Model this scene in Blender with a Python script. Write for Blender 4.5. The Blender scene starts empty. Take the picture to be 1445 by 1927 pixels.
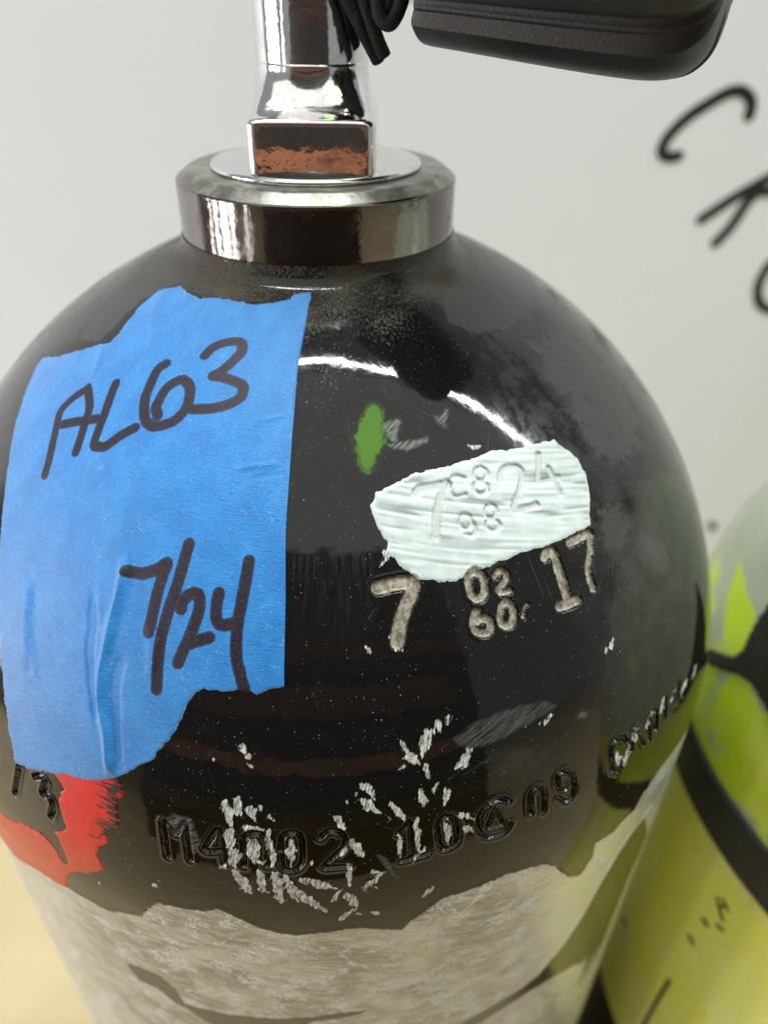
import bpy, bmesh, math, random
import numpy as np
from mathutils import Vector, Matrix

# ------------------------------------------------------------------ camera, world, lamps, exposure
SC = bpy.context.scene
COL = SC.collection
MM = 0.001
ZT = 0.6                                  # top face of the neck collar above the floor, metres

cam_data = bpy.data.cameras.new("camera")
cam = bpy.data.objects.new("camera", cam_data)
COL.objects.link(cam)
cam_data.sensor_fit = 'VERTICAL'
cam_data.sensor_height = 36.0
cam_data.sensor_width = 27.0
cam_data.lens = 26.155
cam_data.clip_start = 0.005
cam_data.clip_end = 60.0
CO = Vector((13.3351, -151.2466, 28.7189)) * MM + Vector((0, 0, ZT))
FW = Vector((0.0, 0.81702922, -0.57659626))
UP = Vector((-0.0113926, 0.57655884, 0.8169762))
RT = Vector((0.9999351, 0.00656893, 0.00930809))
cam.matrix_world = Matrix(((RT.x, UP.x, -FW.x, CO.x), (RT.y, UP.y, -FW.y, CO.y),
                           (RT.z, UP.z, -FW.z, CO.z), (0, 0, 0, 1)))
cam_data.dof.use_dof = True
cam_data.dof.focus_distance = 0.112
cam_data.dof.aperture_fstop = 11.6
SC.camera = cam

world = bpy.data.worlds.new("World")
SC.world = world
world.use_nodes = True
bg = world.node_tree.nodes["Background"]
bg.inputs[0].default_value = (0.97, 0.98, 1.0, 1)
bg.inputs[1].default_value = 0.32


def area_lamp(name, loc, target, sx, sy, radiance, color=(1, 1, 1)):
    d = bpy.data.lights.new(name, 'AREA')
    d.shape = 'RECTANGLE'
    d.size, d.size_y = sx, sy
    d.energy = radiance * math.pi * sx * sy
    d.color = color
    o = bpy.data.objects.new(name, d)
    COL.objects.link(o)
    o.location = loc
    o.rotation_euler = (Vector(target) - Vector(loc)).to_track_quat('-Z', 'Y').to_euler()
    return o


tube = area_lamp("fluorescent_tube", (0.9, 0.165, ZT + 1.5), (0.9, 0.165, 0), 3.0, 0.024, 205, (0.93, 1.0, 0.98))
panel = area_lamp("ceiling_panel", (0.3, -0.72, ZT + 1.53), (0.3, -0.72, 0), 3.4, 1.6, 0.95, (1.0, 0.985, 0.96))
for x, y, z, w, h, r in ((-1.45, -0.62, 0.45, 0.10, 1.3, 9), (-1.5, -0.40, 0.62, 0.17, 1.0, 12), (-1.5, -0.17, 0.40, 0.09, 1.2, 10),
                         (-1.5, 0.02, 0.55, 0.06, 1.0, 8), (-1.3, -0.95, 0.55, 0.05, 1.1, 9)):
    area_lamp("window_lamp", (x, y, z), (0, 0, z), w, h, r, (1.0, 0.95, 0.95))
green = area_lamp("green_lamp", (0.143, -0.185, ZT + 0.59), (0.143, -0.185, 0), 0.085, 0.23, 7.0, (0.26, 0.80, 0.01))
green.data.shape = 'ELLIPSE'
for lamp in (tube, panel, green):      # all three face straight down
    lamp.rotation_euler = (0, 0, 0)

SC.view_settings.view_transform = 'Standard'
SC.view_settings.look = 'None'
SC.view_settings.exposure = 0.0
SC.view_settings.gamma = 1.0
SC.render.engine = 'CYCLES'
SC.cycles.use_denoising = True
SC.cycles.max_bounces = 8

# ------------------------------------------------------------------ traced features on the tank surface
# chart of the surface: angle in degrees from the front, millimetres along the profile from the neck
FEATURES = {
  'tape': [[1.58,4.71],[-0.41,20.19],[-0.58,32.32],[-0.66,39.6],[-0.81,47.68],[-0.52,57.59],[-0.53,70.07],[-1.87,70.43],[-3.31,71.38],[-4.58,70.64],[-6.5,71.18],[-8.98,71.27],[-9.71,71.89],[-10.72,73.7],[-11.23,76.26],[-12.09,78.97],[-13.48,82.12],[-14.19,83.85],[-15.64,85.2],[-16.93,87.12],[-18.2,88.46],[-20.09,89.83],[-22.07,90.79],[-24.15,91.32],[-26.34,92.44],[-29.08,94.03],[-31.64,94.8],[-32.38,91.58],[-33.76,85.62],[-35.24,79.85],[-36.59,75.61],[-38.1,71.29],[-40.99,64.53],[-43.25,60.06],[-46.1,55.23],[-49.56,50.4],[-55.11,44.74],[-59.14,40.62],[-63.02,37.09],[-64.52,34.72],[-58.44,31.54],[-54.71,28.75],[-49.81,25.2],[-47.17,24.04],[-47.16,21.59],[-49.11,17.43],[-50.54,14.2],[-50.72,11.14],[-45.17,8.46],[-40.4,8.95],[-34.2,9.63],[-29.9,8.75],[-24.4,8.37],[-18.87,8.4],[-15.76,8.62],[-9.75,7.68],[-5.15,6.56],[-4.1,5.37]],
  'ink': {"A":[[[[-39.53,47.94],[-40.57,45.45],[-41.9,43.02],[-43.63,40.13],[-44.92,37.99],[-44.27,35.22],[-42.87,32.94],[-42.3,32.51],[-39.12,34.84],[-37.95,37.11],[-36.82,40.01],[-36.14,42.39]],[[-42.3,39.58],[-39.43,37.95],[-35.99,36.24]]],1.47],"L":[[[[-36.9,29.55],[-35.05,34.42],[-34.15,37.81],[-33.46,40.1],[-32.25,40.08],[-31.12,39.63],[-29.25,37.1],[-27.45,35.38]]],1.47],"6":[[[[-28.6,23.57],[-29.62,24.87],[-29.29,27.43],[-28.46,30.59],[-26.68,33.29],[-25.25,34.19],[-23.81,34.23],[-21.28,32.97],[-20.1,31.25],[-19.77,29.49],[-20.54,27.1],[-21.89,25.94],[-23.37,25.69],[-24.76,26.77],[-25.48,27.92],[-25.62,29.94],[-25.54,31.2],[-24.44,32.49]]],1.54],"3":[[[[-20.91,20.58],[-20.09,18.94],[-18.35,17.83],[-16.06,17.12],[-14.06,17.14],[-13.11,18.68],[-13.87,20.34],[-14.77,21.58],[-15.88,23.03],[-17.16,24.01],[-15.45,23.99],[-12.84,24.39],[-10.81,24.98],[-10.24,26.18],[-10.62,27.35],[-12.53,28.67],[-15.12,29.64],[-18.47,30.23]]],1.53],"7":[[[[-20.25,56.52],[-19.13,56.44],[-18.06,56.23],[-16.44,55.19],[-15.42,54.09],[-15.59,55.47],[-15.77,57.57],[-15.9,59.66],[-15.94,61.97],[-16.05,64.46]]],1.58],"/":[[[[-13.08,50.77],[-13.41,55.01],[-13.68,57.66],[-14.04,60.24],[-14.33,62.91],[-14.47,65.39],[-14.4,68.86],[-14.24,72.52]]],1.56],"2":[[[[-12.64,60.26],[-12.58,59.15],[-12.05,58.19],[-11.25,57.66],[-10.68,58.02],[-10.48,59.77],[-10.76,61.91],[-11.22,64.18],[-11.81,66.49],[-12.16,68.06]],[[-11.49,65.32],[-10.73,64.71],[-9.73,64.13],[-8.96,63.69]]],1.55],"4":[[[[-8.36,57.21],[-8.47,58.69],[-8.45,60.22],[-8.17,61.34],[-7.58,61.72],[-6.67,61.45],[-5.78,60.97]],[[-5.13,52.24],[-5.42,56.19],[-5.66,59.12],[-5.85,61.82],[-5.84,64.12],[-5.66,66.41],[-5.3,68.07],[-4.95,69.58],[-4.69,70.49]]],1.54]},
  'white': [[11.49,42.42],[13.74,41.79],[15.65,40.8],[17.85,40.39],[21.74,40.08],[26.84,39.91],[30.7,39.58],[34.18,40.35],[37.28,40.81],[40.7,41.18],[43.12,41.83],[43.93,43.39],[44.82,44.9],[45.47,46.73],[45.31,49.3],[44.11,52.51],[42.5,55.3],[41.8,56.97],[38.81,56.68],[35.78,56.62],[32.75,56.45],[29.33,56.04],[25.96,56.28],[23.33,56.51],[21.63,56.58],[19.9,57.48],[18.18,57.04],[16.98,56.44],[15.3,56.01],[14.19,54.78],[13.26,53.68],[12.74,52.42],[11.71,51.4],[12.15,49.97],[11.18,48.1],[10.88,46.32],[10.51,44.43]],
  'press': [[[[[17.03,43.36],[17.85,42.83],[20.27,42.87],[22.13,42.75]],[[21.61,42.81],[20.39,44.92],[19.3,47.18],[18.58,50.22]]],1.36],[[[[24.84,42.6],[24.03,42.15],[23.12,42.02],[22.32,42.96],[22.13,44.2],[22.62,45.08],[24.21,45.04]]],0.73],[[[[27.96,41.55],[28.66,42.37],[28.15,43.39],[27.14,43.64],[26.53,42.86],[26.93,41.81],[27.96,41.55]],[[27.14,43.64],[27.91,44.47],[27.47,45.4],[26.45,45.55],[25.74,44.83],[26.07,43.88],[27.14,43.64]]],0.74],[[[[30.2,44.54],[30.93,43.32],[32.22,42.9],[33.89,43.45],[34.2,44.67],[33.37,46.13],[31.88,47.69],[30.61,49.2]],[[30.7,49.67],[32.19,49.85],[34.33,50.03]]],1.16],[[[[38.62,42.76],[37.23,45.02],[36.24,46.81]],[[36.5,46.91],[38.07,47.25],[40.06,47.59]],[[39.13,45.48],[39.22,46.86],[39.13,48.35],[38.98,50.0]]],1.03],[[[[23.84,49.35],[23.78,48.41],[22.92,48.02],[22.23,48.85],[22.3,49.78],[23.14,50.17],[23.94,49.55],[24.12,50.61],[23.46,51.34],[22.63,50.95]]],0.72],[[[[27.37,47.64],[27.99,48.34],[27.56,49.33],[26.64,49.56],[26.12,48.81],[26.51,47.9],[27.37,47.64]],[[26.76,49.69],[27.61,50.47],[27.33,51.32],[26.45,51.47],[25.75,50.83],[25.91,50.03],[26.76,49.69]]],0.73]],
  'bare': [["7",[[[10.3,56.43],[11.4,56.28],[12.58,56.15],[13.82,56.2],[14.51,56.48],[14.19,57.99],[13.37,59.56],[12.78,61.01],[12.27,62.47],[11.83,64.65]]],1.78],["0",[[[21.57,57.21],[21.38,59.27],[21.84,60.54],[22.5,60.75],[23.12,60.14],[23.45,58.27],[23.1,57.18],[22.33,56.7],[21.57,57.21]]],1.11],["2",[[[25.04,58.13],[25.7,57.61],[26.38,57.93],[26.49,58.73],[25.89,59.6],[25.05,60.3],[25.38,60.83],[26.48,60.91]]],0.89],["6",[[[21.69,62.45],[21.17,63.5],[20.98,64.66],[21.48,65.72],[22.39,65.96],[22.97,65.34],[22.88,64.32],[22.15,63.74],[21.34,64.13]]],1.11],["0",[[[24.92,62.91],[24.44,64.23],[24.49,65.41],[25.1,65.98],[25.82,65.6],[26.18,64.23],[26.07,63.01],[25.55,62.39],[24.92,62.91]]],1.05],["1",[[[32.65,58.0],[33.33,57.59],[34.07,57.82],[34.09,59.53],[34.05,61.47],[34.04,63.7],[33.99,65.91]],[[32.54,66.15],[33.98,66.53],[35.4,66.57]]],1.42],["7",[[[37.11,57.7],[39.15,57.78],[41.16,57.97],[40.44,59.67],[39.41,61.47],[38.4,63.44],[38.32,66.09]]],1.19],["'",[[[28.25,63.73],[27.62,64.48],[27.3,65.54]]],0.49]],
  'stamp': [["M",[[[-12.82,94.13],[-12.65,97.42],[-12.53,100.71]],[[-12.7,93.68],[-12.09,94.73],[-11.54,95.63],[-10.96,94.31],[-10.51,93.27],[-10.34,96.51],[-10.16,100.38]]],0.89],["4",[[[-7.35,93.63],[-7.97,95.57],[-8.61,97.81],[-7.58,97.72],[-6.34,97.41]],[[-6.97,93.54],[-6.7,96.46],[-6.51,99.89]]],0.88],["0",[[[-4.77,100.04],[-4.8,97.09],[-4.71,94.75],[-4.11,93.68],[-3.01,93.63],[-2.46,94.95],[-2.4,97.26],[-2.45,99.69]]],0.98],["0",[[[-1.04,99.36],[-1.04,96.64],[-0.94,94.34],[-0.46,93.35],[0.63,93.33],[1.02,94.6],[1.02,97.11],[0.93,98.99],[0.28,100.28],[-0.7,100.31],[-1.04,99.36]]],0.89],["2",[[[2.83,94.27],[3.37,93.24],[4.09,93.02],[4.81,93.48],[5.25,94.72],[4.96,96.28],[4.05,97.92],[3.03,99.83],[4.21,99.96],[5.41,99.91]]],0.88],["1",[[[10.43,94.77],[11.15,93.9],[11.66,92.98],[11.68,96.5],[11.73,99.91]],[[10.54,100.24],[11.89,100.08],[13.24,99.87]]],0.89],["0",[[[14.52,98.59],[14.4,96.53],[14.44,94.61],[15.03,93.55],[15.97,93.87],[16.37,95.68],[16.36,98.84],[15.62,99.66],[14.95,99.55],[14.52,98.59]]],0.91],["C",[[[22.19,94.06],[21.48,93.23],[20.52,93.08],[19.36,93.85],[18.72,95.55],[18.74,97.66],[19.47,99.52],[21.08,100.11],[21.88,99.43],[22.26,98.58]]],0.75],["4",[[[20.52,94.61],[20.0,96.28],[19.61,97.85],[20.5,98.08],[21.41,98.01],[21.02,96.26],[20.52,94.61]]],0.58],["0",[[[24.67,98.31],[24.58,96.29],[24.7,94.47],[25.45,93.63],[26.21,94.48],[26.28,96.78],[26.24,99.08]]],0.85],["9",[[[30.08,95.99],[29.41,96.75],[28.42,96.17],[28.06,94.59],[28.25,93.26],[29.04,93.02],[30.0,94.3],[30.28,96.71],[30.02,98.97],[29.15,99.35],[28.25,97.79]]],0.78],["C",[[[36.07,99.26],[35.77,96.63],[35.86,94.46],[36.8,93.33],[38.12,94.23],[38.81,95.59]],[[36.87,100.32],[37.5,99.54]]],0.91],["A",[[[39.32,98.09],[39.58,95.78],[40.18,93.86],[40.96,96.62],[41.65,99.16]]],0.83],["N",[[[42.85,99.52],[42.9,94.53],[44.25,98.62],[44.52,94.59]]],0.76],["I",[[[46.37,98.32],[46.72,94.07]]],0.77],["V",[[[48.49,94.56],[49.51,97.95],[50.47,94.8]]],0.78],["1",[[[-31.11,94.88],[-31.56,98.07],[-32.26,101.8]]],1.05],["3",[[[-28.68,94.99],[-27.8,94.28],[-27.11,95.01],[-27.64,97.5],[-26.71,97.4],[-26.16,98.84],[-26.61,101.52]]],1.03]],
  'paint': [[-46.77,107.44],[-44.88,116.5],[-43.74,123.27],[-40.77,123.75],[-38.39,127.48],[-32.37,122.83],[-27.39,121.33],[-26.07,122.38],[-23.48,122.38],[-21.42,122.53],[-19.81,121.02],[-17.08,119.4],[-15.83,115.8],[-14.28,113.03],[-11.98,112.99],[-9.71,112.47],[-7.74,111.16],[-6.48,112.13],[-4.0,114.72],[-1.96,116.28],[-0.15,116.95],[2.52,116.19],[6.41,115.36],[8.69,116.91],[10.75,117.82],[11.67,115.46],[15.03,111.19],[18.63,111.1],[21.96,110.4],[26.43,111.97],[28.4,114.71],[29.91,119.1],[31.46,122.81],[33.13,124.83],[34.7,120.76],[34.42,116.01],[37.66,117.18],[39.62,116.02],[41.39,115.96],[42.71,113.49],[45.68,111.13],[50.78,111.84],[56.28,113.79],[58.21,110.37]],
  'red': [[-25.89,92.12],[-26.28,91.07],[-24.11,89.61],[-18.51,86.47],[-17.39,88.54],[-17.24,90.84],[-17.98,92.49],[-17.81,94.81],[-17.93,97.59],[-19.73,98.71],[-20.13,100.54],[-18.65,100.33],[-20.33,102.99],[-20.75,105.25],[-20.24,108.56],[-22.27,111.24],[-24.36,113.12],[-26.12,116.14],[-27.29,122.45],[-29.15,123.34],[-32.83,124.64],[-39.44,130.64],[-43.15,129.8],[-44.09,124.86],[-40.39,113.77],[-36.78,111.36],[-34.5,110.97],[-30.76,108.09],[-28.21,107.69],[-26.8,109.57],[-25.93,112.62],[-25.25,111.58],[-25.73,106.23],[-26.29,105.12],[-24.46,102.49],[-24.96,99.88],[-25.3,97.7],[-24.95,95.27],[-24.5,94.42]],
  'darkband': [[[-22.35,143.1],[-20.65,141.81],[-17.55,142.0],[-15.89,145.39],[-15.08,151.16],[-12.41,150.78],[-9.11,150.42],[-4.1,149.4],[0.2,148.12],[4.12,146.72],[6.85,146.54],[6.47,147.53],[3.84,148.98],[0.71,150.0],[-1.29,153.27],[-9.39,158.19],[-12.94,156.85],[-14.68,153.57],[-16.62,152.24],[-18.35,148.8],[-21.14,148.24],[-22.14,144.32]],[[18.86,167.2],[19.73,163.71],[23.46,162.21],[26.29,161.42],[28.44,161.03],[30.69,159.82],[34.37,153.86],[36.85,146.76],[38.82,137.85],[41.0,130.99],[43.71,127.35],[46.64,127.59],[53.17,146.69],[50.59,159.99],[49.2,181.71],[48.62,190.41],[39.19,173.2],[34.17,168.05],[30.14,166.01],[25.82,165.93],[21.93,167.79],[20.48,169.56]]],
  'chip': [[[-6.5,88.73],[-5.94,92.35],0.95],[[-5.27,87.97],[-4.86,90.47],0.94],[[-3.69,88.92],[-3.6,90.85],0.71],[[-1.86,90.12],[-1.77,90.95],0.47],[[-6.06,93.53],[-6.28,96.98],1.2],[[-5.49,97.12],[-5.72,100.02],0.97],[[-4.46,92.76],[-2.84,92.55],0.64],[[-2.22,92.97],[-1.88,99.42],1.03],[[-3.66,95.09],[-3.69,99.1],1.36],[[0.03,94.8],[-0.05,99.1],0.88],[[-5.6,101.31],[-4.26,105.69],1.06],[[-3.16,100.87],[-2.82,105.45],0.73],[[-1.76,101.04],[-1.25,107.13],1.06],[[-0.78,101.53],[0.32,107.06],1.06],[[0.37,105.08],[2.97,109.93],0.91],[[1.06,102.28],[4.33,104.75],0.9],[[5.56,100.05],[5.49,103.87],0.57],[[5.91,95.22],[6.84,98.15],0.88],[[4.46,90.5],[5.04,92.55],0.63],[[5.2,105.86],[6.05,108.46],0.91],[[3.65,107.63],[4.96,104.49],0.33],[[4.35,112.39],[5.88,109.62],0.68],[[7.04,104.93],[8.66,102.44],0.75],[[7.62,110.93],[8.26,111.72],0.59],[[11.3,79.7],[11.76,81.67],0.55],[[11.76,81.67],[13.17,83.27],0.71],[[14.06,78.49],[13.45,82.14],0.94],[[15.17,77.32],[15.32,79.21],0.55],[[16.54,76.91],[16.19,78.4],0.47],[[18.49,83.15],[16.65,85.54],0.72],[[13.64,83.85],[13.82,85.95],0.48],[[7.04,85.27],[8.39,88.0],0.71],[[6.87,87.9],[9.05,90.82],0.71],[[9.84,89.34],[11.19,92.26],0.64],[[12.84,88.08],[13.24,90.73],0.72],[[14.87,87.13],[13.91,88.9],0.48],[[15.71,88.65],[15.09,91.43],0.64],[[10.63,95.74],[10.56,99.27],0.57],[[12.31,92.62],[12.38,99.51],0.56],[[13.16,98.0],[11.49,101.37],0.41],[[15.22,94.44],[15.41,98.8],0.65],[[16.71,93.71],[17.98,95.05],0.65],[[17.15,96.48],[18.04,97.48],0.58],[[7.1,104.7],[8.82,102.03],0.66],[[12.82,109.19],[13.7,107.29],0.43],[[4.67,97.89],[5.33,95.93],0.48],[[28.03,82.02],[27.99,82.37],0.83],[[38.48,76.43],[38.46,76.9],0.96],[[27.74,37.77],[29.54,38.42],0.58],[[-4.78,79.31],[-4.5,79.93],0.62],[[-4.22,80.57],[-4.0,81.21],0.62],[[-4.05,82.06],[-3.83,82.37],0.62],[[-21.54,113.16],[-21.01,113.23],0.62],[[-14.48,108.14],[-14.09,108.42],0.6],[[8.41,65.13],[8.64,65.32],0.61],[[11.62,65.78],[12.05,65.7],0.62],[[11.39,63.48],[11.55,64.37],0.46],[[-7.81,81.55],[-7.69,82.12],0.23],[[-13.79,106.56],[-13.51,106.65],0.25],[[11.77,51.49],[11.98,51.99],0.7],[[17.56,56.65],[20.18,56.74],0.47],[[37.97,99.54],[38.77,96.7],0.92],[[39.76,96.2],[40.85,94.53],0.83],[[42.27,95.98],[43.51,93.99],0.94],[[45.31,95.9],[46.47,93.81],0.86],[[47.95,96.16],[49.05,94.94],0.78],[[50.97,97.38],[52.76,96.94],0.8],[[54.69,98.63],[56.55,97.6],0.72],[[36.77,95.87],[37.05,99.07],0.72]],
  'scuff': [[[[16.5,80.55],[17.85,79.83],[19.67,78.91],[23.17,78.44],[27.38,79.26],[29.1,80.99],[25.84,81.86],[22.75,82.68],[19.87,83.12],[17.27,82.05]],0.5],[[[14.16,31.85],[16.94,31.08],[17.52,31.71],[16.31,33.54],[16.16,35.29],[15.03,34.88],[14.48,32.87]],1.0],[[[13.96,35.02],[17.42,35.2],[20.99,35.07],[20.77,35.75],[17.06,36.65],[14.63,35.53]],1.0],[[[23.29,31.61],[26.3,31.34],[24.83,33.97],[23.74,33.75]],0.6],[[[-12.76,93.9],[-11.61,92.0],[-9.94,92.41],[-9.16,95.62],[-9.62,98.77],[-10.05,98.5],[-10.51,93.56],[-11.55,96.14]],0.8],[[[8.3,98.39],[8.92,98.98],[10.29,103.56],[9.55,102.84]],0.8],[[[32.09,84.17],[33.19,84.95],[32.69,85.78],[31.63,84.82]],0.8],[[[21.06,85.12],[25.48,85.65],[27.3,88.24],[25.79,90.7],[21.4,89.53]],0.18],[[[64.69,5.03],[93.58,5.73],[105.35,15.8],[96.84,21.13],[77.93,21.41],[55.76,20.97],[43.24,19.86],[38.6,15.43],[40.26,10.63]],1.8],[[[53.57,24.04],[71.07,28.36],[72.72,41.15],[66.49,50.85],[55.4,53.44],[49.61,48.03],[50.45,37.47]],0.28],[[[-66.02,18.02],[-66.86,4.53],[-47.45,6.87],[-52.8,13.79],[-50.28,21.68],[-50.94,24.57],[-58.24,27.11]],1.75],[[[-80.35,46.85],[-88.67,38.35],[-95.56,22.17],[-78.51,4.21],[-60.92,5.15],[-63.27,18.63],[-58.24,27.11],[-73.65,38.35]],0.3],[[[44.0,55.31],[49.66,56.46],[47.74,62.49],[43.53,62.87],[41.89,59.03]],0.3]],  # rubbed scuffs, with areas of painted reflection among them
  'brush': [[[-0.2,52.31],[8.7,51.13],[10.91,56.05],[9.1,63.52],[5.46,66.22],[-0.0,64.51]]],
  'crease': [[[[-21.3,53.97],[-20.73,58.7],[-20.84,64.59],[-20.9,70.2],[-20.95,72.39],[-20.66,75.9],[-19.89,79.09],[-19.29,81.97],[-18.77,88.37]],1.27,0.55],[[[-24.3,60.74],[-23.29,66.17],[-22.66,70.92],[-21.73,75.6],[-20.47,80.22]],1.12,-0.28],[[[-18.9,68.64],[-18.95,73.61],[-18.56,77.66],[-17.82,86.15]],1.26,-0.3],[[[-34.7,62.81],[-32.45,72.41],[-30.95,76.98]],2.52,0.25],[[[-11.78,68.21],[-11.05,70.42],[-10.1,72.21]],0.7,0.2],[[[-16.24,62.21],[-15.41,66.75],[-15.32,72.35]],1.72,0.15],[[[-47.99,12.12],[-38.61,18.03],[-32.74,23.73]],1.86,0.22],[[[-27.73,12.02],[-25.34,18.86],[-24.74,24.19]],1.24,0.16],[[[-47.81,25.14],[-44.78,28.36],[-42.82,30.69]],0.91,0.16],[[[-9.74,39.43],[-6.69,38.32],[-1.5,37.38]],0.79,0.14],[[[-7.17,40.43],[-4.15,39.56],[-1.07,39.11]],0.94,-0.1],[[[-45.32,54.28],[-42.51,49.82],[-36.7,46.25]],2.31,0.15],[[[-7.88,31.51],[-4.42,30.4],[-0.87,29.39]],0.81,0.12]],
  'strap2': [[-96.18,109.27],[-92.47,105.03],[-89.49,101.53],[-88.73,97.45],[-90.17,91.43],[-90.78,86.83],[-91.42,76.73],[-72.18,104.36],[-80.13,100.77],[-83.96,100.36],[-86.89,102.34],[-90.12,106.44],[-93.95,110.71]],
  'green2': [[[-104.81,89.61],[-92.83,89.95],[-88.57,97.17],[-89.63,101.38],[-95.33,101.54],[-100.88,96.23]],[[-88.56,105.64],[-84.44,102.13],[-73.72,105.63],[-68.67,121.46],[-74.64,123.11],[-81.76,122.25],[-88.34,117.03]]],
  'mark2': [[[[-72.53,162.69],[-71.1,165.17],[-70.31,166.3]],1.25],[[[-71.79,160.48],[-70.21,161.64]],0.96],[[[-71.6,164.24],[-70.74,160.55]],0.7],[[[-72.95,175.12],[-72.15,174.91]],1.74],[[[-70.56,170.44],[-69.53,169.48]],1.13],[[[-73.75,187.27],[-72.9,187.52]],1.81],[[[-73.48,213.08],[-73.77,227.75],[-73.99,246.55],[-73.94,252.7]],1.45],[[[-90.09,230.61],[-88.58,229.28]],1.84]],
  'letters': {"C":[[[228.3,-32.2],[228.1,-26.0],[223.9,-21.1],[218.3,-19.2],[211.5,-20.7],[202.0,-26.3],[192.6,-32.8],[184.2,-41.8],[180.7,-49.1],[181.6,-53.3],[186.0,-55.3],[191.7,-54.4]]],"R":[[[214.9,-91.7],[232.4,-78.3],[250.6,-66.5],[271.0,-53.2]],[[228.0,-106.2],[235.4,-95.4],[241.5,-80.7],[247.5,-72.8]],[[271.0,-53.2],[280.4,-61.6],[270.5,-71.6],[244.8,-75.0]]],"O":[[[267.2,-120.6],[264.4,-131.3],[266.6,-142.2],[272.6,-148.9],[281.8,-150.3],[293.7,-141.9],[299.6,-127.3],[295.3,-116.8],[284.1,-112.8],[272.6,-115.3],[267.2,-120.6]]]},
  'dot': [[285.0,-333.9]],
}


# ------------------------------------------------------------------ helpers: noise, profile
_rs = np.random.RandomState(7)
_LAT = _rs.rand(256, 256)


def vnoise(x, y):
    xi, yi = np.floor(x).astype(int), np.floor(y).astype(int)
    fx, fy = x - xi, y - yi
    fx, fy = fx * fx * (3 - 2 * fx), fy * fy * (3 - 2 * fy)
    a, b = _LAT[yi & 255, xi & 255], _LAT[yi & 255, (xi + 1) & 255]
    c, d = _LAT[(yi + 1) & 255, xi & 255], _LAT[(yi + 1) & 255, (xi + 1) & 255]
    return (a * (1 - fx) + b * fx) * (1 - fy) + (c * (1 - fx) + d * fx) * fy


def fbm(x, y, oct=3, off=0.0):
    s, a, t = 0.0, 1.0, 0.0
    for k in range(oct):
        s = s + a * (vnoise(x * 2 ** k + off + 17.3 * k, y * 2 ** k + off * 1.7 + 9.1 * k) - 0.5)
        t += a
        a *= 0.5
    return s / t * 2


def smooth(x, a, b):
    t = np.clip((x - a) / (b - a), 0, 1)
    return t * t * (3 - 2 * t)


ZC, HH, NN, RR = 98.70, 90.86, 1.898, 92.0


def profile():
    zd = lambda r: -ZC + HH * (1 - (r / RR) ** NN) ** (1 / NN)
    t = np.linspace(0, 1, 30)[:, None]
    a, b, e = np.array([26.08, -9.5]), np.array([26.08, -12.6]), np.array([30., zd(30.)])
    bez = (1 - t) ** 2 * a + 2 * t * (1 - t) * b + t * t * e
    ph = np.linspace(np.arcsin((30 / RR) ** (NN / 2)), np.pi / 2, 600)
    r = RR * np.sin(ph) ** (2 / NN)
    z = -ZC + HH * np.cos(ph) ** (2 / NN)
    pr = np.concatenate([bez, np.stack([r, z], 1)[1:], [[RR, -600.]]])
    s = np.concatenate([[0], np.cumsum(np.hypot(*np.diff(pr, axis=0).T))])
    return pr, s


PR, PS = profile()


def prof(v):
    r, z = np.interp(v, PS, PR[:, 0]), np.interp(v, PS, PR[:, 1])
    e = 0.25
    dr = np.interp(v + e, PS, PR[:, 0]) - np.interp(v - e, PS, PR[:, 0])
    dz = np.interp(v + e, PS, PR[:, 1]) - np.interp(v - e, PS, PR[:, 1])
    L = np.hypot(dr, dz) + 1e-9
    return r, z, -dz / L, dr / L          # radius, height, outward normal (radial, vertical)


def surf(u, v, h):
    """u degrees, v mm, h mm above the surface -> xyz in mm"""
    r, z, nr, nz = prof(v)
    a = np.radians(u)
    rr = r + nr * h
    return np.stack([rr * np.sin(a), -rr * np.cos(a), z + nz * h], -1)


# ------------------------------------------------------------------ helpers: objects
def link(name, mesh, mat=None, parent=None, loc=None):
    o = bpy.data.objects.new(name, mesh)
    COL.objects.link(o)
    if mat is not None:
        mesh.materials.append(mat)
    if parent is not None:
        o.parent = parent
    if loc is not None:
        o.location = loc
    return o


def tag(o, label=None, cat=None, group=None, kind=None):
    for k, val in (("label", label), ("category", cat), ("group", group), ("kind", kind)):
        if val:
            o[k] = val
    return o


def empty(name, loc=(0, 0, 0)):
    o = bpy.data.objects.new(name, None)
    COL.objects.link(o)
    o.location = loc
    return o


def np_mesh(name, co, faces, attrs=None, uv=None, normals=None):
    me = bpy.data.meshes.new(name)
    n, k = len(faces), faces.shape[1]
    me.vertices.add(len(co))
    me.vertices.foreach_set("co", np.ascontiguousarray(co, dtype=np.float32).ravel())
    me.loops.add(n * k)
    me.loops.foreach_set("vertex_index", np.ascontiguousarray(faces, dtype=np.int32).ravel())
    me.polygons.add(n)
    me.polygons.foreach_set("loop_start", np.arange(0, n * k, k, dtype=np.int32))
    me.polygons.foreach_set("use_smooth", np.ones(n, dtype=bool))
    me.update(calc_edges=True)
    for key, val in (attrs or {}).items():
        at = me.attributes.new(key, 'FLOAT', 'POINT')
        at.data.foreach_set("value", np.ascontiguousarray(val, dtype=np.float32))
    if uv is not None:
        ul = me.uv_layers.new(name="UVMap")
        ul.data.foreach_set("uv", np.ascontiguousarray(uv[faces.ravel()], dtype=np.float32).ravel())
    if normals is not None:
        me.normals_split_custom_set_from_vertices(normals.tolist())
    return me


def bm_mesh(name, bm, smooth_faces=True):
    me = bpy.data.meshes.new(name)
    bmesh.ops.recalc_face_normals(bm, faces=bm.faces)
    for f in bm.faces:
        f.smooth = smooth_faces
    bm.to_mesh(me)
    bm.free()
    return me


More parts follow.
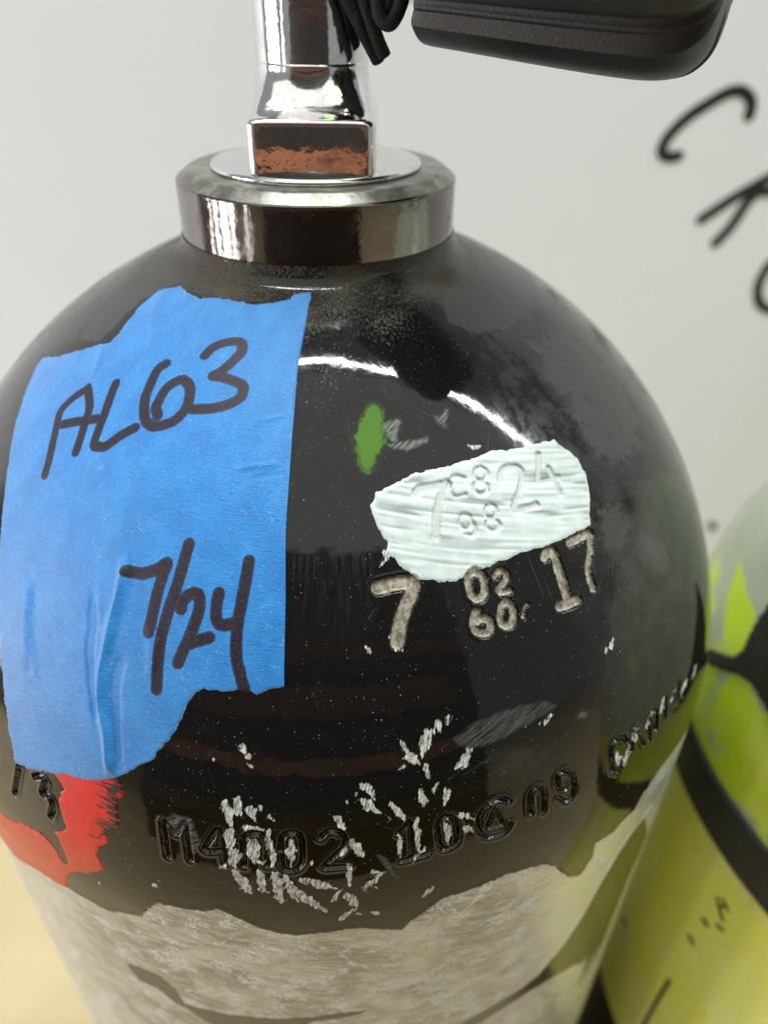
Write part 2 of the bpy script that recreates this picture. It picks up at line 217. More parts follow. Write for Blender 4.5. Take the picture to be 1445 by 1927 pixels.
def lathe(name, pts, seg=128, close=False):
    """revolve (r, z) mm points about z; sharp corners are doubled by the caller"""
    bm = bmesh.new()
    rings = []
    for r, z in pts:
        if r < 1e-6:
            rings.append([bm.verts.new((0, 0, z * MM))])
        else:
            rings.append([bm.verts.new((r * MM * math.sin(2 * math.pi * k / seg),
                                        -r * MM * math.cos(2 * math.pi * k / seg), z * MM)) for k in range(seg)])
    for a, b in zip(rings[:-1], rings[1:]):
        for k in range(seg):
            k2 = (k + 1) % seg
            if len(a) == 1 and len(b) == 1:
                continue
            if len(a) == 1:
                bm.faces.new((a[0], b[k], b[k2]))
            elif len(b) == 1:
                bm.faces.new((a[k], b[0], a[k2]))
            else:
                bm.faces.new((a[k], b[k], b[k2], a[k2]))
    return bm_mesh(name, bm)


def loft(name, rings, cap=True):
    bm = bmesh.new()
    vr = [[bm.verts.new(tuple(c * MM for c in p)) for p in ring] for ring in rings]
    n = len(vr[0])
    for a, b in zip(vr[:-1], vr[1:]):
        for k in range(n):
            bm.faces.new((a[k], a[(k + 1) % n], b[(k + 1) % n], b[k]))
    if cap:
        bm.faces.new(vr[0][::-1])
        bm.faces.new(vr[-1])
    return bm_mesh(name, bm)


def tube_rings(pts, rad, seg=10):
    P = [Vector(p) for p in pts]
    out = []
    ref = Vector((0.31, 0.2, 0.93)).normalized()
    for i, p in enumerate(P):
        t = (P[min(i + 1, len(P) - 1)] - P[max(i - 1, 0)]).normalized()
        a = t.cross(ref).normalized()
        b = t.cross(a).normalized()
        r = rad[i] if isinstance(rad, (list, tuple)) else rad
        out.append([tuple(p + r * (math.cos(2 * math.pi * k / seg) * a + math.sin(2 * math.pi * k / seg) * b))
                    for k in range(seg)])
    return out


def catmull(pts, n=8):
    P = [np.array(p, float) for p in pts]
    P = [2 * P[0] - P[1]] + P + [2 * P[-1] - P[-2]]
    out = []
    for i in range(1, len(P) - 2):
        for t in np.linspace(0, 1, n, endpoint=False):
            out.append(0.5 * ((2 * P[i]) + (-P[i - 1] + P[i + 1]) * t + (2 * P[i - 1] - 5 * P[i] + 4 * P[i + 1] - P[i + 2]) * t * t
                              + (-P[i - 1] + 3 * P[i] - 3 * P[i + 1] + P[i + 2]) * t ** 3))
    out.append(P[-2])
    return np.array(out)


# ------------------------------------------------------------------ helpers: materials
class NT:
    def __init__(self, name):
        self.m = bpy.data.materials.new(name)
        self.m.use_nodes = True
        self.t = self.m.node_tree
        self.b = self.t.nodes["Principled BSDF"]

    def n(self, kind, **kw):
        nd = self.t.nodes.new(kind)
        for k, v in kw.items():
            setattr(nd, k, v)
        return nd

    def put(self, sock, v):
        if v is None:
            return
        if isinstance(v, (int, float)):
            sock.default_value = v
        elif isinstance(v, tuple):
            sock.default_value = v + (1,) if len(v) == 3 and sock.type == 'RGBA' else v
        else:
            self.t.links.new(v, sock)

    def math(self, op, a, b=None, c=None, clamp=False):
        nd = self.n('ShaderNodeMath', operation=op, use_clamp=clamp)
        for i, v in enumerate((a, b, c)):
            self.put(nd.inputs[i], v)
        return nd.outputs[0]

    def mix(self, f, a, b):
        nd = self.n('ShaderNodeMix', data_type='RGBA')
        self.put(nd.inputs[0], f)
        self.put(nd.inputs[6], a)
        self.put(nd.inputs[7], b)
        return nd.outputs[2]

    def mixf(self, f, a, b):
        nd = self.n('ShaderNodeMix', data_type='FLOAT')
        self.put(nd.inputs[0], f)
        self.put(nd.inputs[2], a)
        self.put(nd.inputs[3], b)
        return nd.outputs[0]

    def attr(self, name):
        return self.n('ShaderNodeAttribute', attribute_name=name).outputs['Fac']

    def uvmm(self, sx=1.0, sy=1.0, rot=0.0):
        """surface coordinates in millimetres"""
        if not hasattr(self, '_uv'):
            self._uv = self.n('ShaderNodeTexCoord').outputs['UV']
        mp = self.n('ShaderNodeMapping', vector_type='TEXTURE')
        self.t.links.new(self._uv, mp.inputs[0])
        mp.inputs['Scale'].default_value = (0.01 / sx, 0.01 / sy, 1)
        mp.inputs['Rotation'].default_value = (0, 0, rot)
        return mp.outputs[0]

    def obmm(self, s=1.0, sc=None):
        if not hasattr(self, '_ob'):
            self._ob = self.n('ShaderNodeTexCoord').outputs['Object']
        mp = self.n('ShaderNodeMapping')
        self.t.links.new(self._ob, mp.inputs[0])
        mp.inputs['Scale'].default_value = sc or (1000 * s,) * 3
        return mp.outputs[0]

    def noise(self, vec, scale=1.0, detail=3, rough=0.55, dist=0.0):
        nd = self.n('ShaderNodeTexNoise')
        self.t.links.new(vec, nd.inputs['Vector'])
        nd.inputs['Scale'].default_value = scale
        nd.inputs['Detail'].default_value = detail
        nd.inputs['Roughness'].default_value = rough
        nd.inputs['Distortion'].default_value = dist
        return nd.outputs['Fac']

    def vor(self, vec, scale=1.0):
        nd = self.n('ShaderNodeTexVoronoi')
        self.t.links.new(vec, nd.inputs['Vector'])
        nd.inputs['Scale'].default_value = scale
        return nd.outputs['Distance'], nd.outputs['Color']

    def ramp(self, f, a, b, lo=0.0, hi=1.0):
        nd = self.n('ShaderNodeMapRange', interpolation_type='SMOOTHSTEP')
        self.put(nd.inputs[0], f)
        for i, v in enumerate((a, b, lo, hi)):
            nd.inputs[i + 1].default_value = v
        return nd.outputs[0]

    def bump(self, h, strength, dist=0.0001, normal=None):
        nd = self.n('ShaderNodeBump')
        nd.inputs['Strength'].default_value = strength
        nd.inputs['Distance'].default_value = dist
        self.put(nd.inputs['Height'], h)
        self.put(nd.inputs['Normal'], normal)
        return nd.outputs[0]

    def specks(self, vec, scale, keep, radius):
        d, c = self.vor(vec, scale)
        sep = self.n('ShaderNodeSeparateColor')
        self.t.links.new(c, sep.inputs[0])
        a = self.ramp(d, radius, radius * 0.5)
        return self.math('MULTIPLY', a, self.math('GREATER_THAN', sep.outputs[0], 1 - keep))

    def out(self, color=None, rough=None, metal=None, normal=None, ior=None, spec=None, **kw):
        self.put(self.b.inputs['Base Color'], color)
        self.put(self.b.inputs['Roughness'], rough)
        self.put(self.b.inputs['Metallic'], metal)
        self.put(self.b.inputs['Normal'], normal)
        self.put(self.b.inputs['IOR'], ior)
        for k, v in kw.items():
            self.put(self.b.inputs[k.replace('_', ' ')], v)
        return self.m


def mat_black_paint():
    t = NT("glossy_black_paint")
    mm = t.uvmm()
    n1 = t.noise(mm, 0.12, 4)
    fine = t.noise(mm, 3.0, 3)
    streak = t.noise(t.uvmm(1.5, 0.13, 0.06), 1.0, 4, 0.65)
    chip = t.attr("chip")
    scuff = t.attr("scuff")
    reflect_tint = t.attr("reflect_tint")
    dust = t.attr("dust")
    brush = t.attr("brush")
    base = t.mix(t.attr("floor_tint"), (0.0075, 0.007, 0.0068), (0.012, 0.009, 0.003))  # lower coat tinted olive to paint in the floor's reflection
    # grey of the wall's reflection, painted into the coat colour
    hz = t.math('MULTIPLY', reflect_tint, t.ramp(t.math('ADD', t.math('MULTIPLY', t.noise(mm, 0.2, 6, 0.7), 0.8), t.math('MULTIPLY', t.noise(mm, 1.1, 4, 0.7), 0.2)), 0.34, 0.62))
    hz = t.math('ADD', hz, t.math('SUBTRACT', reflect_tint, 1.0, clamp=True), clamp=True)
    base = t.mix(hz, base, (0.050, 0.048, 0.047))
    # brown grit lying round the neck
    grit = t.ramp(t.math('ADD', t.noise(mm, 1.3, 6, 0.8), t.math('MULTIPLY', dust, 0.33)), 0.66, 0.82)
    grit = t.math('MULTIPLY', grit, t.ramp(dust, 0.02, 0.3))
    base = t.mix(grit, base, t.mix(t.ramp(t.noise(mm, 2.6, 4, 0.7), 0.4, 0.7), (0.012, 0.010, 0.008), (0.19, 0.135, 0.075)))
    # rubbed grey streaks
    sc = t.math('MULTIPLY', scuff, t.ramp(t.math('ADD', t.noise(t.uvmm(0.22, 2.6, -0.42), 1.0, 4, 0.65), t.math('MULTIPLY', fine, 0.22)), 0.42, 0.78))
    base = t.mix(sc, base, (0.17, 0.168, 0.165))
    # dust specks and hairline scratches
    sp = t.math('MAXIMUM', t.specks(mm, 0.95, 0.6, 0.085), t.specks(mm, 0.36, 0.6, 0.05))
    sp = t.math('MAXIMUM', sp, t.math('MULTIPLY', t.specks(mm, 2.0, 0.28, 0.10), 0.8))
    base = t.mix(t.math('MULTIPLY', sp, 0.8), base, (0.46, 0.44, 0.40))
    hair = None
    for rot, s in ((0.5, 0.11), (-0.35, 0.09), (1.45, 0.07), (-0.8, 0.1)):
        h = t.ramp(t.math('ABSOLUTE', t.math('SUBTRACT', t.noise(t.uvmm(0.02, 0.9, rot), s * 10, 1), 0.5)), 0.0018, 0.0004)
        h = t.math('MULTIPLY', h, t.ramp(t.noise(t.uvmm(1, 1, rot * 3), s, 2), 0.57, 0.68))
        hair = h if hair is None else t.math('MAXIMUM', hair, h)
    base = t.mix(t.math('MULTIPLY', hair, 0.22), base, (0.3, 0.29, 0.27))
    # silvery scraped chips, drawn out in strokes
    strk = t.noise(t.uvmm(3.0, 0.5, 0.25), 1.1, 5, 0.7)
    rag = t.math('ADD', chip, t.math('MULTIPLY', t.math('SUBTRACT', strk, 0.5), 1.9))
    cm = t.math('MULTIPLY', t.ramp(rag, 0.40, 0.70), t.ramp(chip, 0.04, 0.22))
    tone = t.math('ADD', t.math('MULTIPLY', strk, 0.7), t.math('MULTIPLY', t.noise(mm, 1.1, 4, 0.7), 0.3))
    chipcol = t.mix(t.ramp(tone, 0.40, 0.60), (0.13, 0.135, 0.145), (0.84, 0.82, 0.77))
    base = t.mix(cm, base, chipcol)
    rough = t.mixf(n1, 0.02, 0.085)
    rough = t.mixf(t.math('MULTIPLY', brush, t.ramp(streak, 0.40, 0.66)), rough, 0.36)
    for f, v in ((hz, 0.34), (grit, 0.75), (sc, 0.6), (sp, 0.6), (cm, 0.5)):
        rough = t.mixf(f, rough, v)
    hgt = t.math('ADD', t.math('MULTIPLY', t.noise(mm, 0.9, 2), 0.08), t.math('MULTIPLY', t.math('MULTIPLY', streak, brush), 0.55))
    hgt = t.math('SUBTRACT', hgt, t.math('MULTIPLY', cm, 0.35))
    hgt = t.math('ADD', hgt, t.math('MULTIPLY', grit, 0.6))
    hgt = t.math('ADD', hgt, t.math('MULTIPLY', sp, 0.6))
    return t.out(base, rough, 0.0, t.bump(hgt, 0.5, 0.00012), 1.45)


def mat_bare_metal():
    t = NT("scratched_bare_aluminium")
    mm = t.uvmm()
    big = t.noise(t.uvmm(0.7, 1.1, 0.1), 0.11, 6, 0.68, 0.6)
    mid = t.noise(t.uvmm(0.8, 1.2, 0.3), 0.42, 6, 0.72, 0.5)
    fine = t.noise(mm, 1.7, 4, 0.75)
    strk = t.noise(t.uvmm(0.13, 1.9, 0.12), 1.0, 5, 0.75)
    strk2 = t.noise(t.uvmm(0.12, 2.0, 0.75), 1.1, 4, 0.7)
    base = t.mix(t.ramp(big, 0.40, 0.60), (0.27, 0.26, 0.255), (0.54, 0.555, 0.585))
    base = t.mix(t.math('MULTIPLY', t.ramp(mid, 0.42, 0.62), 0.55), base, (0.39, 0.37, 0.355))
    base = t.mix(t.math('MULTIPLY', t.ramp(strk, 0.52, 0.58), 0.6), base, (0.74, 0.74, 0.75))
    base = t.mix(t.math('MULTIPLY', t.ramp(strk2, 0.56, 0.63), 0.45), base, (0.15, 0.135, 0.12))
    ox = t.math('MULTIPLY', t.ramp(t.noise(mm, 0.15, 4, 0.6, 0.5), 0.47, 0.58), t.ramp(t.math('ADD', t.math('MULTIPLY', mid, 0.5), t.math('MULTIPLY', fine, 0.5)), 0.49, 0.54))
    base = t.mix(t.math('MULTIPLY', ox, 0.9), base, (0.84, 0.87, 0.91))
    hair = None
    for rot, s in ((0.45, 1.1), (-0.9, 0.9), (1.35, 0.8), (-0.25, 1.0)):
        h = t.ramp(t.math('ABSOLUTE', t.math('SUBTRACT', t.noise(t.uvmm(0.03, 0.6, rot), s, 1), 0.5)), 0.0055, 0.0015)
        h = t.math('MULTIPLY', h, t.ramp(t.noise(t.uvmm(1, 1, rot), 0.11, 2), 0.54, 0.62))
        hair = h if hair is None else t.math('MAXIMUM', hair, h)
    base = t.mix(t.math('MULTIPLY', hair, 0.6), base, (0.84, 0.79, 0.68))
    pink = t.ramp(t.noise(mm, 0.11, 3), 0.62, 0.74)
    base = t.mix(t.math('MULTIPLY', pink, 0.3), base, (0.62, 0.3, 0.26))
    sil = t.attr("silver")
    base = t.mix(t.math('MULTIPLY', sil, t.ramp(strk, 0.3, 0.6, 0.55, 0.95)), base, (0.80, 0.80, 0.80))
    dk = t.attr("resid")
    base = t.mix(dk, base, t.mix(t.noise(mm, 0.8, 4), (0.013, 0.011, 0.006), (0.045, 0.037, 0.02)))
    rough = t.mixf(ox, t.mixf(mid, 0.22, 0.40), 0.6)
    rough = t.mixf(dk, rough, 0.16)
    met = t.mixf(ox, 0.6, 0.1)
    met = t.mixf(dk, met, 0.0)
    hgt = t.math('ADD', t.math('MULTIPLY', strk, 0.5), t.math('MULTIPLY', mid, 0.5))
    return t.out(base, rough, met, t.bump(hgt, 0.35, 0.00008))


def mat_stamp_metal():
    t = NT("grimy_stamped_metal")
    mm = t.uvmm()
    a = t.noise(mm, 0.9, 5, 0.7)
    b = t.noise(mm, 0.45, 3)
    base = t.mix(t.ramp(a, 0.38, 0.6), (0.20, 0.16, 0.11), (0.46, 0.415, 0.345))
    base = t.mix(t.math('MULTIPLY', t.ramp(b, 0.55, 0.7), 0.6), base, (0.62, 0.585, 0.53))
    edge = t.attr("rim")
    base = t.mix(edge, base, (0.05, 0.04, 0.028))
    return t.out(base, t.mixf(a, 0.4, 0.65), 0.25, t.bump(a, 0.3, 0.00012))


def mat_white_paint():
    t = NT("brushed_white_paint")
    mm = t.uvmm()
    base = t.mix(t.ramp(t.noise(mm, 0.35, 4), 0.4, 0.7), (0.60, 0.675, 0.672), (0.70, 0.745, 0.735))
    sp = t.specks(mm, 0.9, 0.3, 0.1)
    base = t.mix(t.math('MULTIPLY', sp, 0.8), base, (0.15, 0.13, 0.1))
    groove = t.attr("groove")
    base = t.mix(groove, base, (0.33, 0.36, 0.355))
    pit = t.math('MULTIPLY', t.attr("pit"), t.ramp(t.noise(mm, 2.4, 4, 0.8), 0.60, 0.68))
    base = t.mix(pit, base, (0.12, 0.10, 0.07))
    base = t.mix(t.math('MULTIPLY', t.attr("pit"), 0.45), base, (0.47, 0.485, 0.49))
    return t.out(base, 0.42, 0.0, t.bump(t.noise(mm, 2.2, 3), 0.2, 0.0001))


def mat_red_paint():
    t = NT("red_paint")
    mm = t.uvmm()
    s = t.noise(t.uvmm(0.22, 1.7, 0.1), 0.9, 5, 0.7)
    blot = t.noise(mm, 0.35, 5, 0.7)
    base = t.mix(t.attr("orange"), (0.76, 0.004, 0.005), (0.66, 0.040, 0.008))
    base = t.mix(t.math('MULTIPLY', t.ramp(blot, 0.40, 0.6), 0.35), base, (0.42, 0.012, 0.010))
    worn = t.ramp(t.math('ADD', t.math('ADD', t.math('MULTIPLY', s, 0.75), t.math('MULTIPLY', blot, 0.25)), t.math('MULTIPLY', t.attr("thin"), 0.17)), 0.60, 0.655)
    base = t.mix(worn, base, (0.016, 0.011, 0.010))
    return t.out(base, t.mixf(s, 0.22, 0.42), 0.0, t.bump(s, 0.3, 0.0001))


def tape_base(t):
    mm = t.uvmm()
    crepe = t.noise(t.uvmm(0.45, 2.0, 0.02), 1.25, 4, 0.65)
    crepe2 = t.noise(t.uvmm(1.1, 2.6, -0.06), 1.3, 3, 0.7)
    blot = t.noise(mm, 0.16, 3)
    base = t.mix(t.ramp(blot, 0.28, 0.72), (0.010, 0.195, 0.58), (0.022, 0.255, 0.68))
    base = t.mix(t.math('MULTIPLY', t.ramp(crepe, 0.48, 0.68), 0.6), base, (0.008, 0.15, 0.47))
    fib = None
    for rot, s in ((0.2, 0.8), (-0.6, 0.7), (1.0, 0.9), (2.1, 0.8)):
        h = t.ramp(t.math('ABSOLUTE', t.math('SUBTRACT', t.noise(t.uvmm(0.35, 1.0, rot), s, 2, 0.4, 0.6), 0.5)), 0.006, 0.0015)
        h = t.math('MULTIPLY', h, t.ramp(t.noise(t.uvmm(1, 1, rot * 2), 0.8, 2), 0.53, 0.63))
        fib = h if fib is None else t.math('MAXIMUM', fib, h)
    hgt = t.math('ADD', t.math('MULTIPLY', crepe, 1.0), t.math('MULTIPLY', crepe2, 0.6))
    hgt = t.math('ADD', hgt, t.math('MULTIPLY', fib, 0.25))
    return base, fib, crepe2, hgt


def mat_tape():
    t = NT("blue_crepe_paper")
    base, fib, c2, hgt = tape_base(t)
    base = t.mix(t.math('MULTIPLY', fib, 0.55), base, (0.36, 0.52, 0.74))
    base = t.mix(t.math('MULTIPLY', t.attr("torn"), 0.5), base, (0.28, 0.48, 0.78))
    return t.out(base, 0.46, 0.0, t.bump(hgt, 0.95, 0.0001), Sheen_Weight=0.3)


def mat_ink():
    t = NT("black_marker_ink_on_paper")
    base, fib, c2, hgt = tape_base(t)
    dark = t.mix(t.ramp(t.noise(t.uvmm(), 1.9, 4, 0.7), 0.42, 0.75), (0.0105, 0.006, 0.014), (0.050, 0.026, 0.052))
    col = t.mix(t.attr("fade"), dark, base)
    col = t.mix(t.math('MULTIPLY', fib, 0.10), col, (0.3, 0.3, 0.4))
    return t.out(col, 0.5, 0.0, t.bump(hgt, 0.55, 0.0001))


def mat_chrome(name, base, dirt, rough=0.05):
    t = NT(name)
    mm = t.obmm()
    d = t.ramp(t.noise(mm, 0.35, 5, 0.75), 0.5, 0.78)
    sm = t.noise(mm, 0.12, 4)
    col = t.mix(t.math('MULTIPLY', d, dirt), base, (0.16, 0.14, 0.11))
    r = t.mixf(t.ramp(sm, 0.35, 0.75), rough, rough + 0.10)
    r = t.mixf(t.math('MULTIPLY', d, dirt), r, 0.5)
    scr = t.noise(t.obmm(sc=(2600, 2600, 160)), 1.0, 3, 0.6)
    wav = t.math('ADD', t.noise(mm, 0.30, 3), t.math('MULTIPLY', scr, 0.06))
    return t.out(col, r, 1.0, t.bump(wav, 0.12, 0.0006))


def mat_worn_metal():
    t = NT("dull_worn_collar_face")
    mm = t.obmm()
    a = t.noise(mm, 0.22, 6, 0.7)
    b = t.noise(mm, 1.4, 4, 0.7)
    col = t.mix(t.ramp(a, 0.38, 0.62), (0.20, 0.185, 0.15), (0.40, 0.395, 0.36))
    col = t.mix(t.math('MULTIPLY', t.ramp(b, 0.52, 0.68), 0.4), col, (0.12, 0.105, 0.08))
    col = t.mix(t.ramp(t.noise(mm, 0.21, 3), 0.69, 0.75), col, (0.32, 0.13, 0.05))
    return t.out(col, t.mixf(a, 0.26, 0.45), 0.75, t.bump(b, 0.25, 0.0001))


def mat_rubber(name="dusty_black_rubber"):
    t = NT(name)
    mm = t.obmm()
    d = t.specks(mm, 1.6, 0.5, 0.14)
    base = t.mix(t.noise(mm, 0.15, 3), (0.007, 0.007, 0.007), (0.017, 0.016, 0.016))
    base = t.mix(t.math('MULTIPLY', d, 0.5), base, (0.2, 0.19, 0.17))
    return t.out(base, t.mixf(t.noise(mm, 0.3, 3), 0.35, 0.55), 0.0, t.bump(t.noise(mm, 2.2, 3), 0.25, 0.0002), 1.5)


def mat_cord():
    t = NT("black_braided_cord")
    mm = t.obmm()
    w = t.noise(mm, 2.4, 3)
    return t.out(t.mix(w, (0.004, 0.004, 0.004), (0.018, 0.017, 0.016)), 0.7, 0.0, t.bump(w, 0.7, 0.0004), 1.35)


def mat_plain(name, a, b, rough, scale=0.02, metal=0.0, bump=0.1):
    t = NT(name)
    mm = t.obmm()
    n = t.noise(mm, scale, 4, 0.6)
    return t.out(t.mix(t.ramp(n, 0.3, 0.7), a, b), rough, metal, t.bump(t.noise(mm, 0.8, 3), bump, 0.0002))


def mat_neon():
    t = NT("neon_green_paint")
    mm = t.obmm()
    g = t.attr("green")
    n = t.noise(mm, 0.09, 4, 0.6)
    bare = t.mix(n, (0.36, 0.40, 0.28), (0.60, 0.63, 0.50))
    green = t.mix(t.ramp(t.noise(mm, 0.05, 4), 0.4, 0.65), (0.60, 0.80, 0.012), (0.72, 0.85, 0.12))
    m = t.ramp(t.math('ADD', g, t.math('MULTIPLY', t.math('SUBTRACT', n, 0.5), 0.9)), 0.4, 0.6)
    return t.out(t.mix(m, bare, green), 0.3, 0.0, t.bump(n, 0.1, 0.0003))


def mat_sleeve():
    t = NT("yellow_green_band")
    mm = t.obmm()
    n = t.noise(mm, 0.03, 4, 0.6)
    base = t.mix(t.ramp(n, 0.35, 0.65), (0.88, 0.93, 0.15), (0.90, 0.94, 0.34))
    base = t.mix(t.math('MULTIPLY', t.ramp(t.noise(mm, 0.3, 3), 0.66, 0.72), 0.4), base, (0.2, 0.18, 0.06))
    return t.out(base, 0.33, 0.0)


M_BLACK, M_METAL, M_STAMP, M_WHITE, M_RED = mat_black_paint(), mat_bare_metal(), mat_stamp_metal(), mat_white_paint(), mat_red_paint()
M_TAPE, M_INK = mat_tape(), mat_ink()
M_CHROME = mat_chrome("chrome_plate", (0.80, 0.79, 0.78), 0.35, 0.04)
M_COLLAR = mat_chrome("polished_black_collar", (0.20, 0.185, 0.185), 0.6, 0.05)
M_WORN, M_RUBBER, M_CORD = mat_worn_metal(), mat_rubber(), mat_cord()
M_NEON, M_SLEEVE = mat_neon(), mat_sleeve()
M_STRAP = mat_plain("black_strap", (0.006, 0.006, 0.006), (0.02, 0.02, 0.018), 0.5, 0.3)
M_LOWER = mat_plain("brown_black_lower_body", (0.02, 0.011, 0.007), (0.06, 0.033, 0.02), 0.5, 0.05)
M_MARK = mat_plain("dark_marker_ink", (0.006, 0.006, 0.006), (0.018, 0.017, 0.016), 0.45, 0.2, 0.0, 0.05)
M_WALL = mat_plain("white_wall_paint", (0.755, 0.79, 0.85), (0.78, 0.81, 0.87), 0.5, 0.006)
M_FLOOR = mat_plain("beige_floor", (0.55, 0.45, 0.25), (0.61, 0.505, 0.30), 0.5, 0.012)

M_BACKDROP = [mat_plain("backdrop_board_%s" % n, a, b, 0.55, 0.02) for n, a, b in (
    ("orange_brown", (0.30, 0.105, 0.05), (0.40, 0.16, 0.08)), ("dark_brown", (0.035, 0.02, 0.016), (0.06, 0.032, 0.026)),
    ("red_brown", (0.10, 0.034, 0.026), (0.15, 0.055, 0.042)), ("black_brown", (0.012, 0.009, 0.008), (0.02, 0.016, 0.014)))]
# ------------------------------------------------------------------ the setting
def slab(name, x0, x1, y0, y1, z0, z1, mat, bev=0.0):
    bm = bmesh.new()
    bmesh.ops.create_cube(bm, size=1.0)
    for v in bm.verts:
        v.co = Vector((x0 + (v.co.x + .5) * (x1 - x0), y0 + (v.co.y + .5) * (y1 - y0), z0 + (v.co.z + .5) * (z1 - z0)))
    if bev:
        bmesh.ops.bevel(bm, geom=bm.edges[:], offset=bev, segments=2, affect='EDGES')
    return link(name, bm_mesh(name, bm, False), mat)


floor = tag(slab("floor", -4, 4, -4, 0.36, -0.05, 0.0, M_FLOOR), kind="structure")
wall = tag(slab("wall", -4, 4, 0.35, 0.45, 0.0, ZT + 0.42, M_WALL), kind="structure")


backdrop = tag(slab("reflection_backdrop", -0.62, 0.60, -0.80, -0.77, 0.0, 1.36, bpy.data.materials.new("tmp_dark")), kind="structure")  # added unseen backdrop, mirrored as darks in collar, valve and dome
rnd = random.Random(5)
BACKDROP_BOARDS = [(0.012, 0.10, 1), (0.13, 0.10, 3), (0.245, 0.09, 1), (0.345, 0.095, 3), (0.452, 0.05, 0), (0.51, 0.10, 3), (0.622, 0.11, 2),
          (0.75, 0.05, 3), (0.81, 0.07, 2), (0.89, 0.08, 1), (0.98, 0.10, 3), (1.10, 0.09, 1), (1.21, 0.10, 3)]  # added boards, tones and heights set for the stripes they mirror
for zb, hb, tone in BACKDROP_BOARDS:
    x0, x1 = -0.60 + 0.05 * rnd.random(), 0.58 - 0.12 * rnd.random()
    b = slab("backdrop_board", x0, x1, -0.768, -0.745 + 0.01 * rnd.random(), zb, zb + hb, M_BACKDROP[tone], 0.003)
    b.parent = backdrop
backdrop.data.materials.clear()
backdrop.data.materials.append(M_BACKDROP[3])


def ribbon(name, pts, w, frame, mat, parent, loc=None):
    """flat pen stroke with round ends; frame maps (a, b, h) mm to xyz mm"""
    p = catmull(pts, 6) if len(pts) > 2 else np.array(pts, float)
    bm = bmesh.new()
    d = np.gradient(p, axis=0)
    d /= np.linalg.norm(d, axis=1)[:, None] + 1e-9
    nrm = np.stack([-d[:, 1], d[:, 0]], 1)
    outline = [p[i] + nrm[i] * w / 2 for i in range(len(p))]
    a0 = math.atan2(nrm[-1][1], nrm[-1][0])
    outline += [p[-1] + w / 2 * np.array((math.cos(a0 - k * math.pi / 6), math.sin(a0 - k * math.pi / 6))) for k in range(1, 6)]
    outline += [p[i] - nrm[i] * w / 2 for i in range(len(p) - 1, -1, -1)]
    a1 = math.atan2(-nrm[0][1], -nrm[0][0])
    outline += [p[0] + w / 2 * np.array((math.cos(a1 - k * math.pi / 6), math.sin(a1 - k * math.pi / 6))) for k in range(1, 6)]
    n = len(p)
    L = [bm.verts.new(tuple(c * MM for c in frame(*(p[i] + nrm[i] * w / 2)))) for i in range(n)]
    R = [bm.verts.new(tuple(c * MM for c in frame(*(p[i] - nrm[i] * w / 2)))) for i in range(n)]
    for i in range(n - 1):
        bm.faces.new((L[i], L[i + 1], R[i + 1], R[i]))
    e = [bm.verts.new(tuple(c * MM for c in frame(*q))) for q in outline[n:n + 5]]
    bm.faces.new([L[-1]] + e + [R[-1]])
    s = [bm.verts.new(tuple(c * MM for c in frame(*q))) for q in outline[-5:]]
    bm.faces.new([R[0]] + s + [L[0]])
    return bm


def join_bm(name, bms, mat, parent, loc=None):
    out = bmesh.new()
    for b in bms:
        me = bpy.data.meshes.new("tmp")
        b.to_mesh(me)
        b.free()
        out.from_mesh(me)
        bpy.data.meshes.remove(me)
    return link(name, bm_mesh(name, out), mat, parent, loc)


for ch, strokes in FEATURES['letters'].items():
    bms = []
    for k, s in enumerate(strokes):
        bms.append(ribbon(ch, s, 6.6, lambda a, b, k=k: (a, 350 - 0.35 - 0.06 * k, b + ZT * 1000), M_MARK, wall))
    o = join_bm("handwritten_letter", bms, M_MARK, wall)
    o['label'] = "black handwritten letter %s on the white wall" % ch
q = FEATURES['dot'][0]
join_bm("ink_spot", [ribbon("ink_spot", [(q[0], q[1]), (q[0] + 3, q[1] - 3)], 6, lambda a, b: (a, 349.6, b + ZT * 1000), M_MARK, wall)], M_MARK, wall)

# ------------------------------------------------------------------ the black scuba tank: fine surface grid
tank = tag(empty("scuba_tank"), "glossy black scuba tank with blue tape, white paint patch and bare metal lower body", "scuba tank")
UP_LOC = (0, 0, ZT)
us = np.concatenate([np.arange(-180, -74, 3.0), np.arange(-74, 74.01, 0.15), np.arange(77, 180.1, 3.0)])
us[-1] = 180.0
vs = np.concatenate([np.arange(0, 176, 0.22), np.linspace(180, PS[-1], 24)])
NU, NV = len(us), len(vs)
U0, V0 = np.meshgrid(us, vs)
II, JJ = np.meshgrid(np.arange(NV, dtype=float), np.arange(NU, dtype=float), indexing='ij')
Rv = prof(vs)[0][:, None]
XM = Rv * np.radians(U0)                  # local arc length across, mm


def window(lines, pad):
    uu = np.concatenate([np.array(l)[:, 0] for l in lines])
    vv = np.concatenate([np.array(l)[:, 1] for l in lines])
    i0 = max(np.searchsorted(vs, vv.min() - pad) - 1, 0)
    i1 = min(np.searchsorted(vs, vv.max() + pad) + 1, NV)
    rmin = max(Rv[i0:i1].min(), 20)
    du = math.degrees(pad / rmin)
    j0 = max(np.searchsorted(us, uu.min() - du) - 1, 0)
    j1 = min(np.searchsorted(us, uu.max() + du) + 1, NU)
    return slice(i0, i1), slice(j0, j1)


def seg_dist(lines, w):
    X, V, R = XM[w], V0[w], Rv[w[0]]
    best = np.full(X.shape, 1e9)
    for l in lines:
        for (ua, va), (ub, vb) in zip(l[:-1], l[1:]):
            ax, bx = R * math.radians(ua), R * math.radians(ub)
            dx, dy = bx - ax, vb - va
            t = np.clip(((X - ax) * dx + (V - va) * dy) / (dx * dx + dy * dy + 1e-9), 0, 1)
            d = (X - ax - t * dx) ** 2 + (V - va - t * dy) ** 2
            np.minimum(best, d, out=best)
    return np.sqrt(best)


